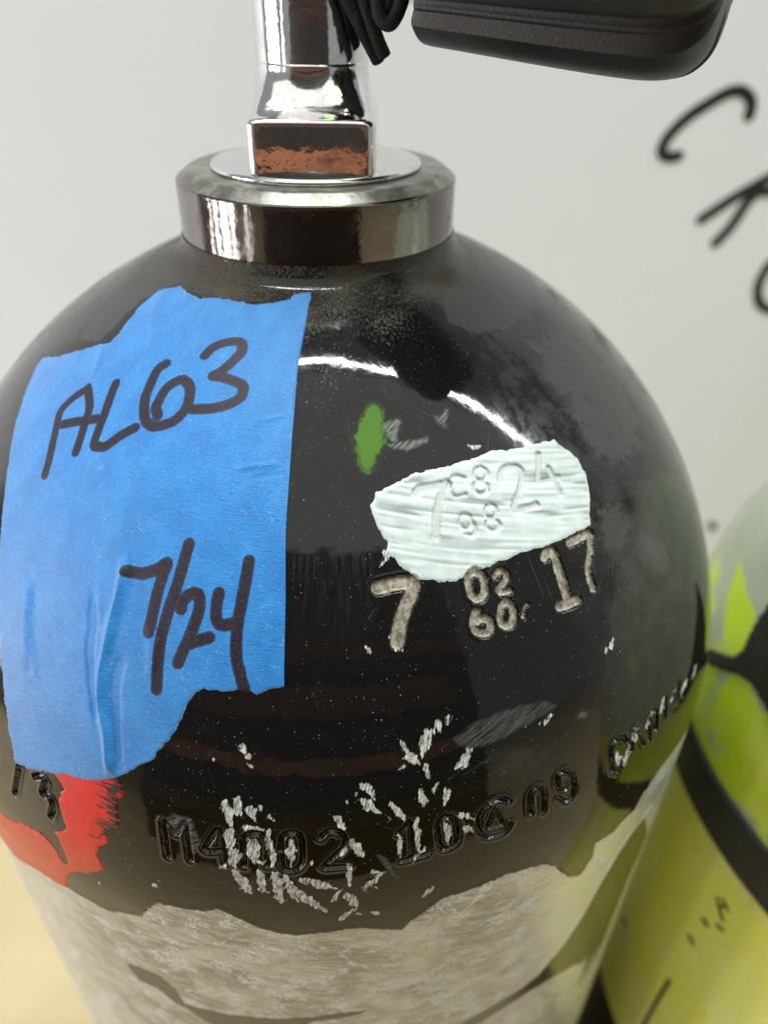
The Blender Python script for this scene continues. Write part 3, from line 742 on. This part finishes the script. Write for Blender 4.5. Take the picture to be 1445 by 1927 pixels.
def poly_sd(poly, pad=3.0, namp=0.0, nscale=1.0, off=0.0, oct=3):
    sd = np.full((NV, NU), -9.0)
    w = window([poly], pad)
    d = seg_dist([poly + poly[:1]], w)
    ins = np.zeros(d.shape, bool)
    U, V = U0[w], V0[w]
    for (ua, va), (ub, vb) in zip(poly, poly[1:] + poly[:1]):
        if va == vb:
            continue
        c = (V > min(va, vb)) & (V <= max(va, vb))
        ins ^= c & (U < ua + (V - va) * (ub - ua) / (vb - va))
    s = np.where(ins, d, -d)
    if namp:
        s = s + namp * fbm(XM[w] / nscale, V0[w] / nscale, oct, off)
    sd[w] = s
    return sd


def stroke_sd(lines, width, pad=2.0, namp=0.06, nscale=0.8, off=0.0):
    sd = np.full((NV, NU), -9.0)
    ls = [catmull(l, 5).tolist() if len(l) > 2 else l for l in lines]
    w = window(ls, pad + width)
    s = width / 2 - seg_dist(ls, w)
    if namp:
        s = s + namp * fbm(XM[w] / nscale, V0[w] / nscale, 2, off)
    sd[w] = s
    return sd


def cells(sd):
    return (sd[:-1, :-1] + sd[1:, :-1] + sd[:-1, 1:] + sd[1:, 1:]) > 0


def snap(I, J, sd, inside):
    p = np.pad(inside, 1, mode='edge')
    anyc = p[:-1, :-1] | p[1:, :-1] | p[:-1, 1:] | p[1:, 1:]
    allc = p[:-1, :-1] & p[1:, :-1] & p[:-1, 1:] & p[1:, 1:]
    b = anyc & ~allc & (np.abs(sd) < 1.5)
    gi, gj = np.gradient(sd)
    g2 = gi * gi + gj * gj + 1e-6
    I[b] += np.clip(-sd * gi / g2, -0.7, 0.7)[b]
    J[b] += np.clip(-sd * gj / g2, -0.7, 0.7)[b]


class Layer:
    """a height-mapped copy of the grid; parts are cut out of it by cell masks"""
    def __init__(self, H, I, J):
        self.U = np.interp(J, np.arange(NU), us)
        self.V = np.interp(I, np.arange(NV), vs)
        self.P = surf(self.U, self.V, H)
        a = np.gradient(self.P, axis=0)
        b = np.gradient(self.P, axis=1)
        n = np.cross(b, a)
        self.N = -n / (np.linalg.norm(n, axis=2, keepdims=True) + 1e-12)
        self.N *= np.sign((self.N[..., :2] * self.P[..., :2]).sum(-1) + 1e-6 + self.N[..., 2] * 20)[..., None]

    def part(self, name, mask, mat, parent, attrs=None, loc=None):
        ci, cj = np.nonzero(mask)
        if len(ci) == 0:
            return None
        q = np.stack([ci * NU + cj, (ci + 1) * NU + cj, (ci + 1) * NU + cj + 1, ci * NU + cj + 1], 1)
        used, inv = np.unique(q, return_inverse=True)
        faces = inv.reshape(q.shape)
        at = {k: (v.ravel()[used] if v is not None else np.zeros(len(used))) for k, v in (attrs or {}).items()}
        uv = np.stack([np.radians(self.U.ravel()[used]) * RR, self.V.ravel()[used]], 1) / 100
        me = np_mesh(name, self.P.reshape(-1, 3)[used] * MM, faces, at, uv, self.N.reshape(-1, 3)[used])
        return link(name, me, mat, parent, loc)


F = FEATURES
# black paint coat reaches down to a torn, wavy edge
pt = [p for p in F['paint'][3:]]
pt = pt + [[70, 108.5], [95, 110], [130, 107], [180.5, 109], [180.5, -5], [-180.5, -5], [-180.5, 109], [-120, 108], [-80, 106], [-60, 107]]
sd_paint = poly_sd(pt, 6, 0.35, 1.6, 3.0, 4)
sd_paint = sd_paint + np.where(np.abs(sd_paint) < 3, 0.22 * fbm(XM / 0.55, V0 / 0.55, 2, 301), 0)
sd_paint[:40] = 5
H = 0.02 * fbm(XM / 9, V0 / 9, 2) + 0.010 * fbm(XM / 2.2, V0 / 2.2, 2, 5.0)
H = H * smooth(V0, 2, 10)
coat = smooth(sd_paint, -0.05, 0.45) * (V0 < 200)
H = H + 0.16 * coat + 0.05 * coat * smooth(sd_paint, 1.6, 0.2)

stamp_sd, bare_sd, press_sd = [], [], []
for k, (ch, lines, w) in enumerate(F['stamp']):
    s = stroke_sd(lines, w * 0.92, 2, 0.05, 0.7, k)
    stamp_sd.append(s)
    H = H - 0.55 * smooth(s, -0.22, 0.22) + 0.14 * np.exp(-((s + 0.42) / 0.25) ** 2)
for k, (ch, lines, w) in enumerate(F['bare']):
    s = stroke_sd(lines, w * 1.2, 2, 0.12, 0.6, 40 + k)
    bare_sd.append(s)
    H = H - 0.50 * smooth(s, -0.12, 0.16) + 0.08 * np.exp(-((s + 0.35) / 0.25) ** 2)
H = H - 0.06 * smooth(np.max(bare_sd, axis=0), -1.2, -0.2)
for k, (lines, w) in enumerate(F['press']):
    s = stroke_sd(lines, w, 2, 0.05, 0.6, 70 + k)
    press_sd.append(s)
    H = H - 0.34 * smooth(s, -0.22, 0.22)

chip = np.zeros((NV, NU))
WX = XM + 0.45 * fbm(XM / 1.3, V0 / 1.3, 3, 201)
WV = V0 + 0.45 * fbm(XM / 1.3, V0 / 1.3, 3, 233)
rag = fbm((XM * 0.92 + V0 * 0.38) / 0.45, (V0 * 0.92 - XM * 0.38) / 1.2, 3, 251)
crng = np.random.RandomState(11)
flakes = []
for a, b, w in F['chip']:
    flakes.append((a, b, w * 1.25))
    if w > 0.65:
        for _ in range(3):
            t = crng.rand()
            cu_ = a[0] + t * (b[0] - a[0]) + crng.randn() * 0.55
            cv_ = a[1] + t * (b[1] - a[1]) + crng.randn() * 0.7
            flakes.append(([cu_, cv_], [cu_ + 0.25 * crng.randn(), cv_ + 0.3 + 0.5 * crng.rand()], w * (0.3 + 0.35 * crng.rand())))
XK, VK = XM, V0
for a, b, w in flakes:
    win = window([[a, b]], 2.2)
    XM, V0 = WX, WV
    d = seg_dist([[a, b]], win)
    ax_, bx_ = Rv[win[0]] * math.radians(a[0]), Rv[win[0]] * math.radians(b[0])
    tt = np.clip(((XM[win] - ax_) * (bx_ - ax_) + (V0[win] - a[1]) * (b[1] - a[1])) / ((bx_ - ax_) ** 2 + (b[1] - a[1]) ** 2 + 1e-9), 0, 1)
    XM, V0 = XK, VK
    sdc = w / 2 * (0.45 + 0.75 * np.sin(math.pi * np.clip(tt * 0.9 + 0.12, 0, 1))) - d + (0.13 + 0.26 * w) * rag[win]
    chip[win] = np.maximum(chip[win], smooth(sdc, -0.40, 0.34))
H = H + 0.03 * chip * (0.5 + fbm(XM / 0.7, V0 / 0.7, 3, 11))
scuff = np.zeros((NV, NU))
reflect_tint = np.zeros((NV, NU))
for p, k in F['scuff']:  # highest and lowest weights are painted reflection, the others real scuffs
    if k > 1.5:
        reflect_tint = np.maximum(reflect_tint, k * smooth(poly_sd(p, 5, 0.8, 3, 21), -0.5, 0.8))
        continue
    if k < 0.4:
        reflect_tint = np.maximum(reflect_tint, 3 * k * smooth(poly_sd(p, 5, 1.5, 4, 21), -2.0, 2.5))
        continue
    soft = 0.35
    scuff = np.maximum(scuff, k * smooth(poly_sd(p, 3, 0.4, 1.5, 21), -soft, soft))
brush = np.zeros((NV, NU))
for p in F['brush']:
    brush = np.maximum(brush, smooth(poly_sd(p, 4, 0.8, 2.5, 31), -1.5, 1.0))
dust = smooth(V0, 26, 4) * (0.62 + 0.38 * fbm(XM / 7, V0 / 7, 2, 3))
dust = np.maximum(dust, 0.30 * smooth(V0, 40, 25) * (0.5 + 0.5 * fbm(XM / 5, V0 / 5, 3, 8)))
dust = np.maximum(dust, 0.5 * smooth(V0, 5, 1))
floor_tint = smooth(V0, 84, 97) * coat
resid = np.zeros((NV, NU))
for p in F['darkband']:
    s = poly_sd(p, 3, 0.18, 0.9, 51)
    resid = np.maximum(resid, smooth(s, -0.08, 0.08))
H = H + 0.08 * resid

I, J = II.copy(), JJ.copy()
cls = np.where(cells(sd_paint), 1, 0)
snap(I, J, sd_paint, cls == 1)
for k, s in enumerate(stamp_sd):
    c = cells(s)
    cls[c] = 100 + k
    snap(I, J, s, c)
for k, s in enumerate(bare_sd):
    c = cells(s)
    cls[c] = 200 + k
    snap(I, J, s, c)
L = Layer(H, I, J)
pat = dict(chip=chip, scuff=scuff, dust=dust, brush=brush, floor_tint=floor_tint, reflect_tint=np.clip(reflect_tint, 0, 2) + 0.6 * smooth(U0, 30, 46) * smooth(V0, 95, 70) * (reflect_tint < 1))
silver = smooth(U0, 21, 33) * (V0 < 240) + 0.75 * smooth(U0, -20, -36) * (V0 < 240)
L.part("metal_body", cls == 0, M_METAL, tank, dict(resid=resid, silver=silver), UP_LOC)
L.part("black_paint_coat", cls == 1, M_BLACK, tank, pat, UP_LOC)
for k, (ch, _, _) in enumerate(F['stamp']):
    o = L.part("stamped_character", cls == 100 + k, M_BLACK, tank, pat, UP_LOC)
    if o:
        o['label'] = "stamped character %s under black paint" % ch
for k, (ch, _, _) in enumerate(F['bare']):
    rim = smooth(bare_sd[k], 0.24, 0.02)
    o = L.part("stamped_digit", cls == 200 + k, M_STAMP, tank, dict(rim=rim * 0.5), UP_LOC)
    if o:
        o['label'] = "stamped digit %s rubbed down to bare metal" % ch

# red paint showing past the tape
s = poly_sd(F['red'], 3, 0.45, 1.1, 61, 4)
c = cells(s)
I2, J2 = I.copy(), J.copy()
snap(I2, J2, s, c)
u_r = U0
thin = smooth(U0, -22.5, -17.5)
orange = smooth(V0 + 0.5 * U0, 92, 97)
LR = Layer(H + 0.10 * smooth(s, -0.05, 0.3) + 0.01, I2, J2)
LR.part("red_paint_patch", c, M_RED, tank, dict(thin=thin, orange=orange), UP_LOC)

# white paint patch with brush ridges, old date pressed into it
s = poly_sd(F['white'], 3, 0.28, 0.8, 71, 3)
c = cells(s)
I2, J2 = II.copy(), JJ.copy()
snap(I2, J2, s, c)
a, b = np.array(F['white'][36]), np.array(F['white'][16])
rm = prof(0.5 * (a[1] + b[1]))[0]
dx, dy = rm * math.radians(b[0] - a[0]), b[1] - a[1]
ln = math.hypot(dx, dy)
tx, ty = dx / ln, dy / ln
T = XM * tx + V0 * ty
Nn = -XM * ty + V0 * tx
ridge = 0.75 * fbm(T / 13, Nn / 0.44, 1, 13) + 0.35 * fbm(T / 6, Nn / 0.9, 2, 33)
ridge_amt = smooth(s, 0.15, 0.9) * smooth(fbm(T / 9, Nn / 5, 2, 19), -0.55, 0.05)
press_all = np.max(press_sd, axis=0)
ridge_amt = ridge_amt * (1 - 0.8 * smooth(press_all, -0.1, 0.2))
HW = H + 0.14 * smooth(s, -0.03, 0.35) + 0.02 + 0.16 * ridge * ridge_amt
groove = smooth(ridge, -0.22, -0.55) * ridge_amt
pit = smooth(press_all, -0.05, 0.25)
wc = np.where(c, 1, 0)
for k, ps in enumerate(press_sd):
    pc = cells(ps) & c
    wc[pc] = 10 + k
    snap(I2, J2, ps, pc)
LW = Layer(HW, I2, J2)
white = LW.part("white_paint_patch", wc == 1, M_WHITE, tank, dict(groove=groove, pit=pit), UP_LOC)
for k, ch in enumerate("7082498"):
    LW.part("pressed_digit", wc == 10 + k, M_WHITE, white, dict(groove=groove, pit=pit))

# blue tape with handwriting
tp = F['tape']
s = poly_sd(tp, 3)
ur = np.interp(vs, [p[1] for p in tp[:7]], [p[0] for p in tp[:7]])[:, None]
wt = smooth(ur - U0, 0.6, 1.6)
wt = np.maximum(wt, smooth(V0, 13, 11))
wt = wt * (1 - smooth(-35 - U0, 0, 3) * smooth(V0, 44, 48) * smooth(V0, 92, 88))
s = s + np.where(s > -8, wt * 0.34 * fbm(XM / 0.9, V0 / 0.9, 4, 81), 0)
c = cells(s)
I2, J2 = II.copy(), JJ.copy()
snap(I2, J2, s, c)
HT = 0.16 + 0.20 * smooth(s, -0.05, 0.25) + 0.10 * fbm(XM / 12, V0 / 18, 3, 91) + 0.045 * fbm(XM / 3.5, V0 / 11, 2, 93) + 0.012 * fbm(XM / 1.6, V0 / 0.6, 2, 95)
for lines, w, h in F['crease']:
    l = catmull(lines, 5).tolist()
    win = window([l], w * 2)
    d = seg_dist([l], win)
    e0 = np.minimum(*[np.hypot(XM[win] - Rv[win[0]] * math.radians(q[0]), V0[win] - q[1]) for q in (l[0], l[-1])])
    d = d * (1 + 0.5 * fbm(XM[win] / 2.5, V0[win] / 4, 2, 141)) + 0.0
    h = h * smooth(e0, -0.6, 3.2)
    HT[win] += (1.7 if np.abs(h).max() > 0.24 else 1.05) * h * np.exp(-(d / (w * 0.55)) ** 2) * smooth(s[win], 0.0, 1.2)
HT = np.maximum(HT, 0.04 + 0.16 * smooth(s, -0.05, 0.25))
tc = np.where(c, 1, 0)
fade = np.zeros((NV, NU))
keys = list(F['ink'].keys())
ink_all = np.full((NV, NU), -9.0)
for k, key in enumerate(keys):
    lines, w = F['ink'][key]
    ks = stroke_sd(lines, w * 1.22, 2, 0.06, 0.35, 100 + k)
    kc = cells(ks) & c
    tc[kc] = 10 + k
    snap(I2, J2, ks, kc)
    ink_all = np.maximum(ink_all, ks)
fade = smooth(ink_all, 0.28, 0.0) * 0.30
tornw = smooth(s, 0.30, 0.02) * wt
LT = Layer(HT, I2, J2)
tape = LT.part("blue_tape", tc == 1, M_TAPE, tank, dict(torn=tornw), UP_LOC)
for k, key in enumerate(keys):
    nm = "handwritten_letter" if key in "AL" else ("handwritten_slash" if key == '/' else "handwritten_digit")
    LT.part(nm, tc == 10 + k, M_INK, tape, dict(fade=fade))

# neck collar: polished side, worn top face
link("neck_collar", lathe("neck_collar", [(25.9, -10.2), (26.08, -9.7), (26.08, -9.6), (26.08, -9.4), (26.08, -5), (26.08, -0.7), (26.08, -0.5), (26.06, -0.35), (25.95, -0.15), (25.8, 0.0)], 160), M_COLLAR, tank, UP_LOC)
link("collar_top_face", lathe("collar_top_face", [(25.8, 0.0), (25.7, 0.06), (23.9, 1.35), (23.7, 1.45), (23.5, 1.5), (12.0, 1.5), (12.0, -5)], 160), M_WORN, tank, UP_LOC)
# rounded bottom of the tank
# ------------------------------------------------------------------ chrome valve
valve = empty("valve")
valve.parent = tank
valve.location = UP_LOC


def super_ring(hx, hy, p, z, n=128):
    out = []
    for k in range(n):
        a = 2 * math.pi * (k + 0.5) / n
        c, q = math.cos(a), math.sin(a)
        r = 1.0 / (abs(c / hx) ** p + abs(q / hy) ** p) ** (1 / p)
        out.append((r * c + 0.45 * min(1.0, max(0.0, (17 - z) / 6)), r * q, z))
    return out


def valve_parts(parent, knob_angle):
    link("flange", lathe("flange", [(19.3, 1.45), (19.6, 1.7), (19.6, 2.0), (19.3, 2.4), (18.5, 2.55), (16.8, 2.7), (14.8, 3.3), (11.0, 5.2), (8.0, 5.5)], 128), M_CHROME, parent)
    rings = [super_ring(10.9, 15.5, 16, z) for z in (1.55, 2.0, 5.5, 9.8)]
    rings += [super_ring(10.88, 15.45, 14, 10.25), super_ring(10.75, 15.3, 12, 10.6), super_ring(10.5, 14.95, 11, 10.85), super_ring(10.35, 14.5, 10, 11.0)]
    for t in np.linspace(0.07, 1, 18):
        e = 1 - (1 - t) ** 2.1
        rings.append(super_ring(10.35 * (1 - e) + 9.75 * e, 14.5 * (1 - e) + 9.75 * e, 9 * (1 - t) ** 2.4 + 2.0, 11.0 + 7.2 * t ** 1.25))
    link("wrench_block", loft("wrench_block", rings), M_CHROME, parent)
    link("stem", lathe("stem", [(9.75, 18.15), (9.75, 18.4), (9.75, 30), (9.9, 45), (10.4, 52), (11.2, 56), (11.2, 64), (9.8, 66.5), (7, 67.6), (0, 68)], 96), M_CHROME, parent)
    # handwheel on its axle
    ca, sa = math.cos(knob_angle), math.sin(knob_angle)
    axz = 35.4
    d, e2 = Vector((ca, -sa, 0)), Vector((sa, ca, 0))

    def ring_at(t, rad_fn, n=96):
        return [tuple(d * t + e2 * (rad_fn(a) * math.cos(a)) + Vector((0, 0, axz + rad_fn(a) * math.sin(a)))) for a in [2 * math.pi * k / n for k in range(n)]]
    ax = [ring_at(t, lambda a, r=r: r, 40) for t, r in ((4, 8.2), (14, 8.2), (14.5, 9.0), (18, 9.0), (19, 7.5), (24, 7.5))]
    link("axle", loft("axle", ax), M_CHROME, parent)

    def lobes(s):
        def f(a):
            w = 0.5 + 0.5 * math.cos(8 * (a - math.radians(222)))
            return min(s, 1.06) * (16.9 - 2.3 * float(smooth(np.array(w), 0.67, 0.72)) - 1.1 * float(smooth(np.array(w), 0.90, 0.94)) + 0.4 * (0.5 - w))
        return f
    prof_t = [(22.6, 0.80), (22.8, 0.845), (23.6, 0.865), (30, 0.905), (42, 0.98), (52, 1.035), (58, 1.05), (61.7, 1.015), (63.9, 0.93), (65.2, 0.80), (65.7, 0.6)]
    link("handwheel", loft("handwheel", [ring_at(t, lobes(q), 288) for t, q in catmull(prof_t, 5)]), M_RUBBER, parent)


valve_parts(valve, math.radians(26))

# black cord tied round the valve
def px_like(x, y, z):
    return (x, y, z)


cord_bm = bmesh.new()
strands = [
    ([(-2, -11.5, 40), (3.5, -11.8, 33), (7.0, -11.0, 27), (9.5, -9.2, 22.5), (11.6, -7.2, 18.8)], 1.25),
    ([(3, -11.2, 40), (7, -10.3, 31), (9.6, -7.6, 24.5), (10.6, -5.0, 20.5)], 1.35),
    ([(1, -11.6, 38), (5.5, -11.6, 31.5), (8.5, -10.6, 25.0), (9.8, -8.8, 22.0)], 1.2),
    ([(16.2, -15, 40), (15.8, -15, 31), (14.9, -15, 26.5), (13.4, -15, 24.2), (11.9, -14.6, 25.2), (11.4, -14, 29), (10.6, -13, 38)], 1.15),
    ([(14.0, -14.2, 40), (13.9, -14.2, 31), (13.1, -14.2, 26.6), (12.0, -14.2, 25.0)], 1.05),
    ([(9.0, -12.2, 40), (10.4, -12.4, 30.0), (11.2, -12.4, 25.6), (12.2, -12.4, 24.2)], 1.05),
    ([(6.0, -12.6, 40), (9.0, -12.4, 28.5), (11.2, -11.6, 22.5), (12.6, -10.8, 19.6)], 1.1),
]
rings_all = []
me_list = []
for pts, r in strands:
    rr = tube_rings(catmull(pts, 8).tolist(), r, 10)
    vr = [[cord_bm.verts.new(tuple(c * MM for c in p)) for p in ring] for ring in rr]
    for a, b in zip(vr[:-1], vr[1:]):
        for k in range(10):
            cord_bm.faces.new((a[k], a[(k + 1) % 10], b[(k + 1) % 10], b[k]))
    cord_bm.faces.new(vr[0])
    cord_bm.faces.new(vr[-1][::-1])
cord = link("black_cord", bm_mesh("black_cord", cord_bm), M_CORD, None, UP_LOC)
tag(cord, "black braided cord knotted and hanging beside the chrome valve stem", "cord")

# ------------------------------------------------------------------ neon green tank behind on the right
tank2 = tag(empty("scuba_tank", (0.190, -0.022, 0)), "neon green scuba tank with black band standing behind on the right", "scuba tank")


def zv(z):
    return float(np.interp(-z - 22, -PR[:, 1], PS))


LOC2 = (0, 0, ZT - 0.022)


def band(name, v0, v1, h, mat, attr_fn=None, edge=0.0, nv=60):
    uu = np.concatenate([np.arange(-180, -125, 5.0), np.arange(-125, -30, 0.5), np.arange(-30, 180.1, 5.0)])
    vv = np.linspace(v0, v1, nv)
    Ug, Vg = np.meshgrid(uu, vv)
    hh = np.full(Ug.shape, h)
    if edge:
        t = np.minimum(Vg - v0, v1 - Vg)
        hh = h * np.sqrt(np.clip(t / edge, 0.0, 1)) - 0.3 * (t <= 0)
    P = surf(Ug, Vg, hh) * MM
    n, m = Ug.shape
    q = np.arange((n - 1) * m).reshape(n - 1, m)[:, :-1].ravel()
    faces = np.stack([q, q + m, q + m + 1, q + 1], 1)
    at = {}
    if attr_fn is not None:
        at = {'green': attr_fn(Ug, Vg).ravel()}
    me = np_mesh(name, P.reshape(-1, 3), faces, at)
    return link(name, me, mat, tank2, LOC2)


def pip(poly, U, V):
    ins = np.zeros(U.shape, bool)
    for (ua, va), (ub, vb) in zip(poly, poly[1:] + poly[:1]):
        if va != vb:
            c = (V > min(va, vb)) & (V <= max(va, vb))
            ins ^= c & (U < ua + (V - va) * (ub - ua) / (vb - va))
    return ins


def green_attr(U, V):
    g = 0.26 + 0.45 * smooth(V, zv(-96), zv(-122)) + 0.25 * fbm(np.radians(U) * 92 / 12, V / 12, 2)
    for p in F['green2']:
        g = np.where(pip(p, U, V), 1.2, g)
    return g


band("painted_shoulder", 0.0, zv(-135.2), 0.0, M_NEON, green_attr, nv=160)
band("black_band", zv(-134.5), zv(-151.5), 1.6, M_STRAP, None, 1.4, 30)
band("yellow_green_sleeve", zv(-150.5), zv(-277), 0.5, M_SLEEVE, None, 0.6, 80)
band("lower_body", zv(-276.2), PS[-1] - 22, 0.0, M_LOWER, None, 0.0, 12)
# strap lying over the shoulder
uu, vv = np.arange(-125, -40, 0.4), np.arange(60, 150, 0.4)
Ug, Vg = np.meshgrid(uu, vv)
sp_ = F['strap2']
cu, cv = Ug[:-1, :-1] + 0.2, Vg[:-1, :-1] + 0.2
msk = pip(sp_, cu, cv)
ci, cj = np.nonzero(msk)
m = Ug.shape[1]
qf = np.stack([ci * m + cj, (ci + 1) * m + cj, (ci + 1) * m + cj + 1, ci * m + cj + 1], 1)
used, inv = np.unique(qf, return_inverse=True)
dd = np.full(Ug.shape, 9.0)
P = surf(Ug, Vg, np.full(Ug.shape, 1.2)) * MM
me = np_mesh("black_strap", P.reshape(-1, 3)[used], inv.reshape(qf.shape))
so = link("black_strap", me, M_STRAP, tank2, LOC2)
md = so.modifiers.new("thick", 'SOLIDIFY')
md.thickness = 1.4 * MM
md.offset = -1
for pts, w in F['mark2']:
    fr = lambda a, b: tuple(surf(np.array(a / 92.0 * 180 / math.pi), np.array(b), np.array(0.62)))
    pp = [(math.radians(p[0]) * 92.0, p[1]) for p in pts]
    join_bm("ink_mark", [ribbon("ink_mark", pp, w, fr, M_MARK, tank2)], M_MARK, tank2, LOC2)
link("neck_collar", bpy.data.objects["neck_collar"].data, None, tank2, LOC2)
link("collar_top_face", bpy.data.objects["collar_top_face"].data, None, tank2, LOC2)
valve2 = empty("valve")
valve2.parent = tank2
valve2.location = LOC2
for ch_o in list(valve.children):
    c2 = ch_o.copy()
    COL.objects.link(c2)
    c2.parent = valve2
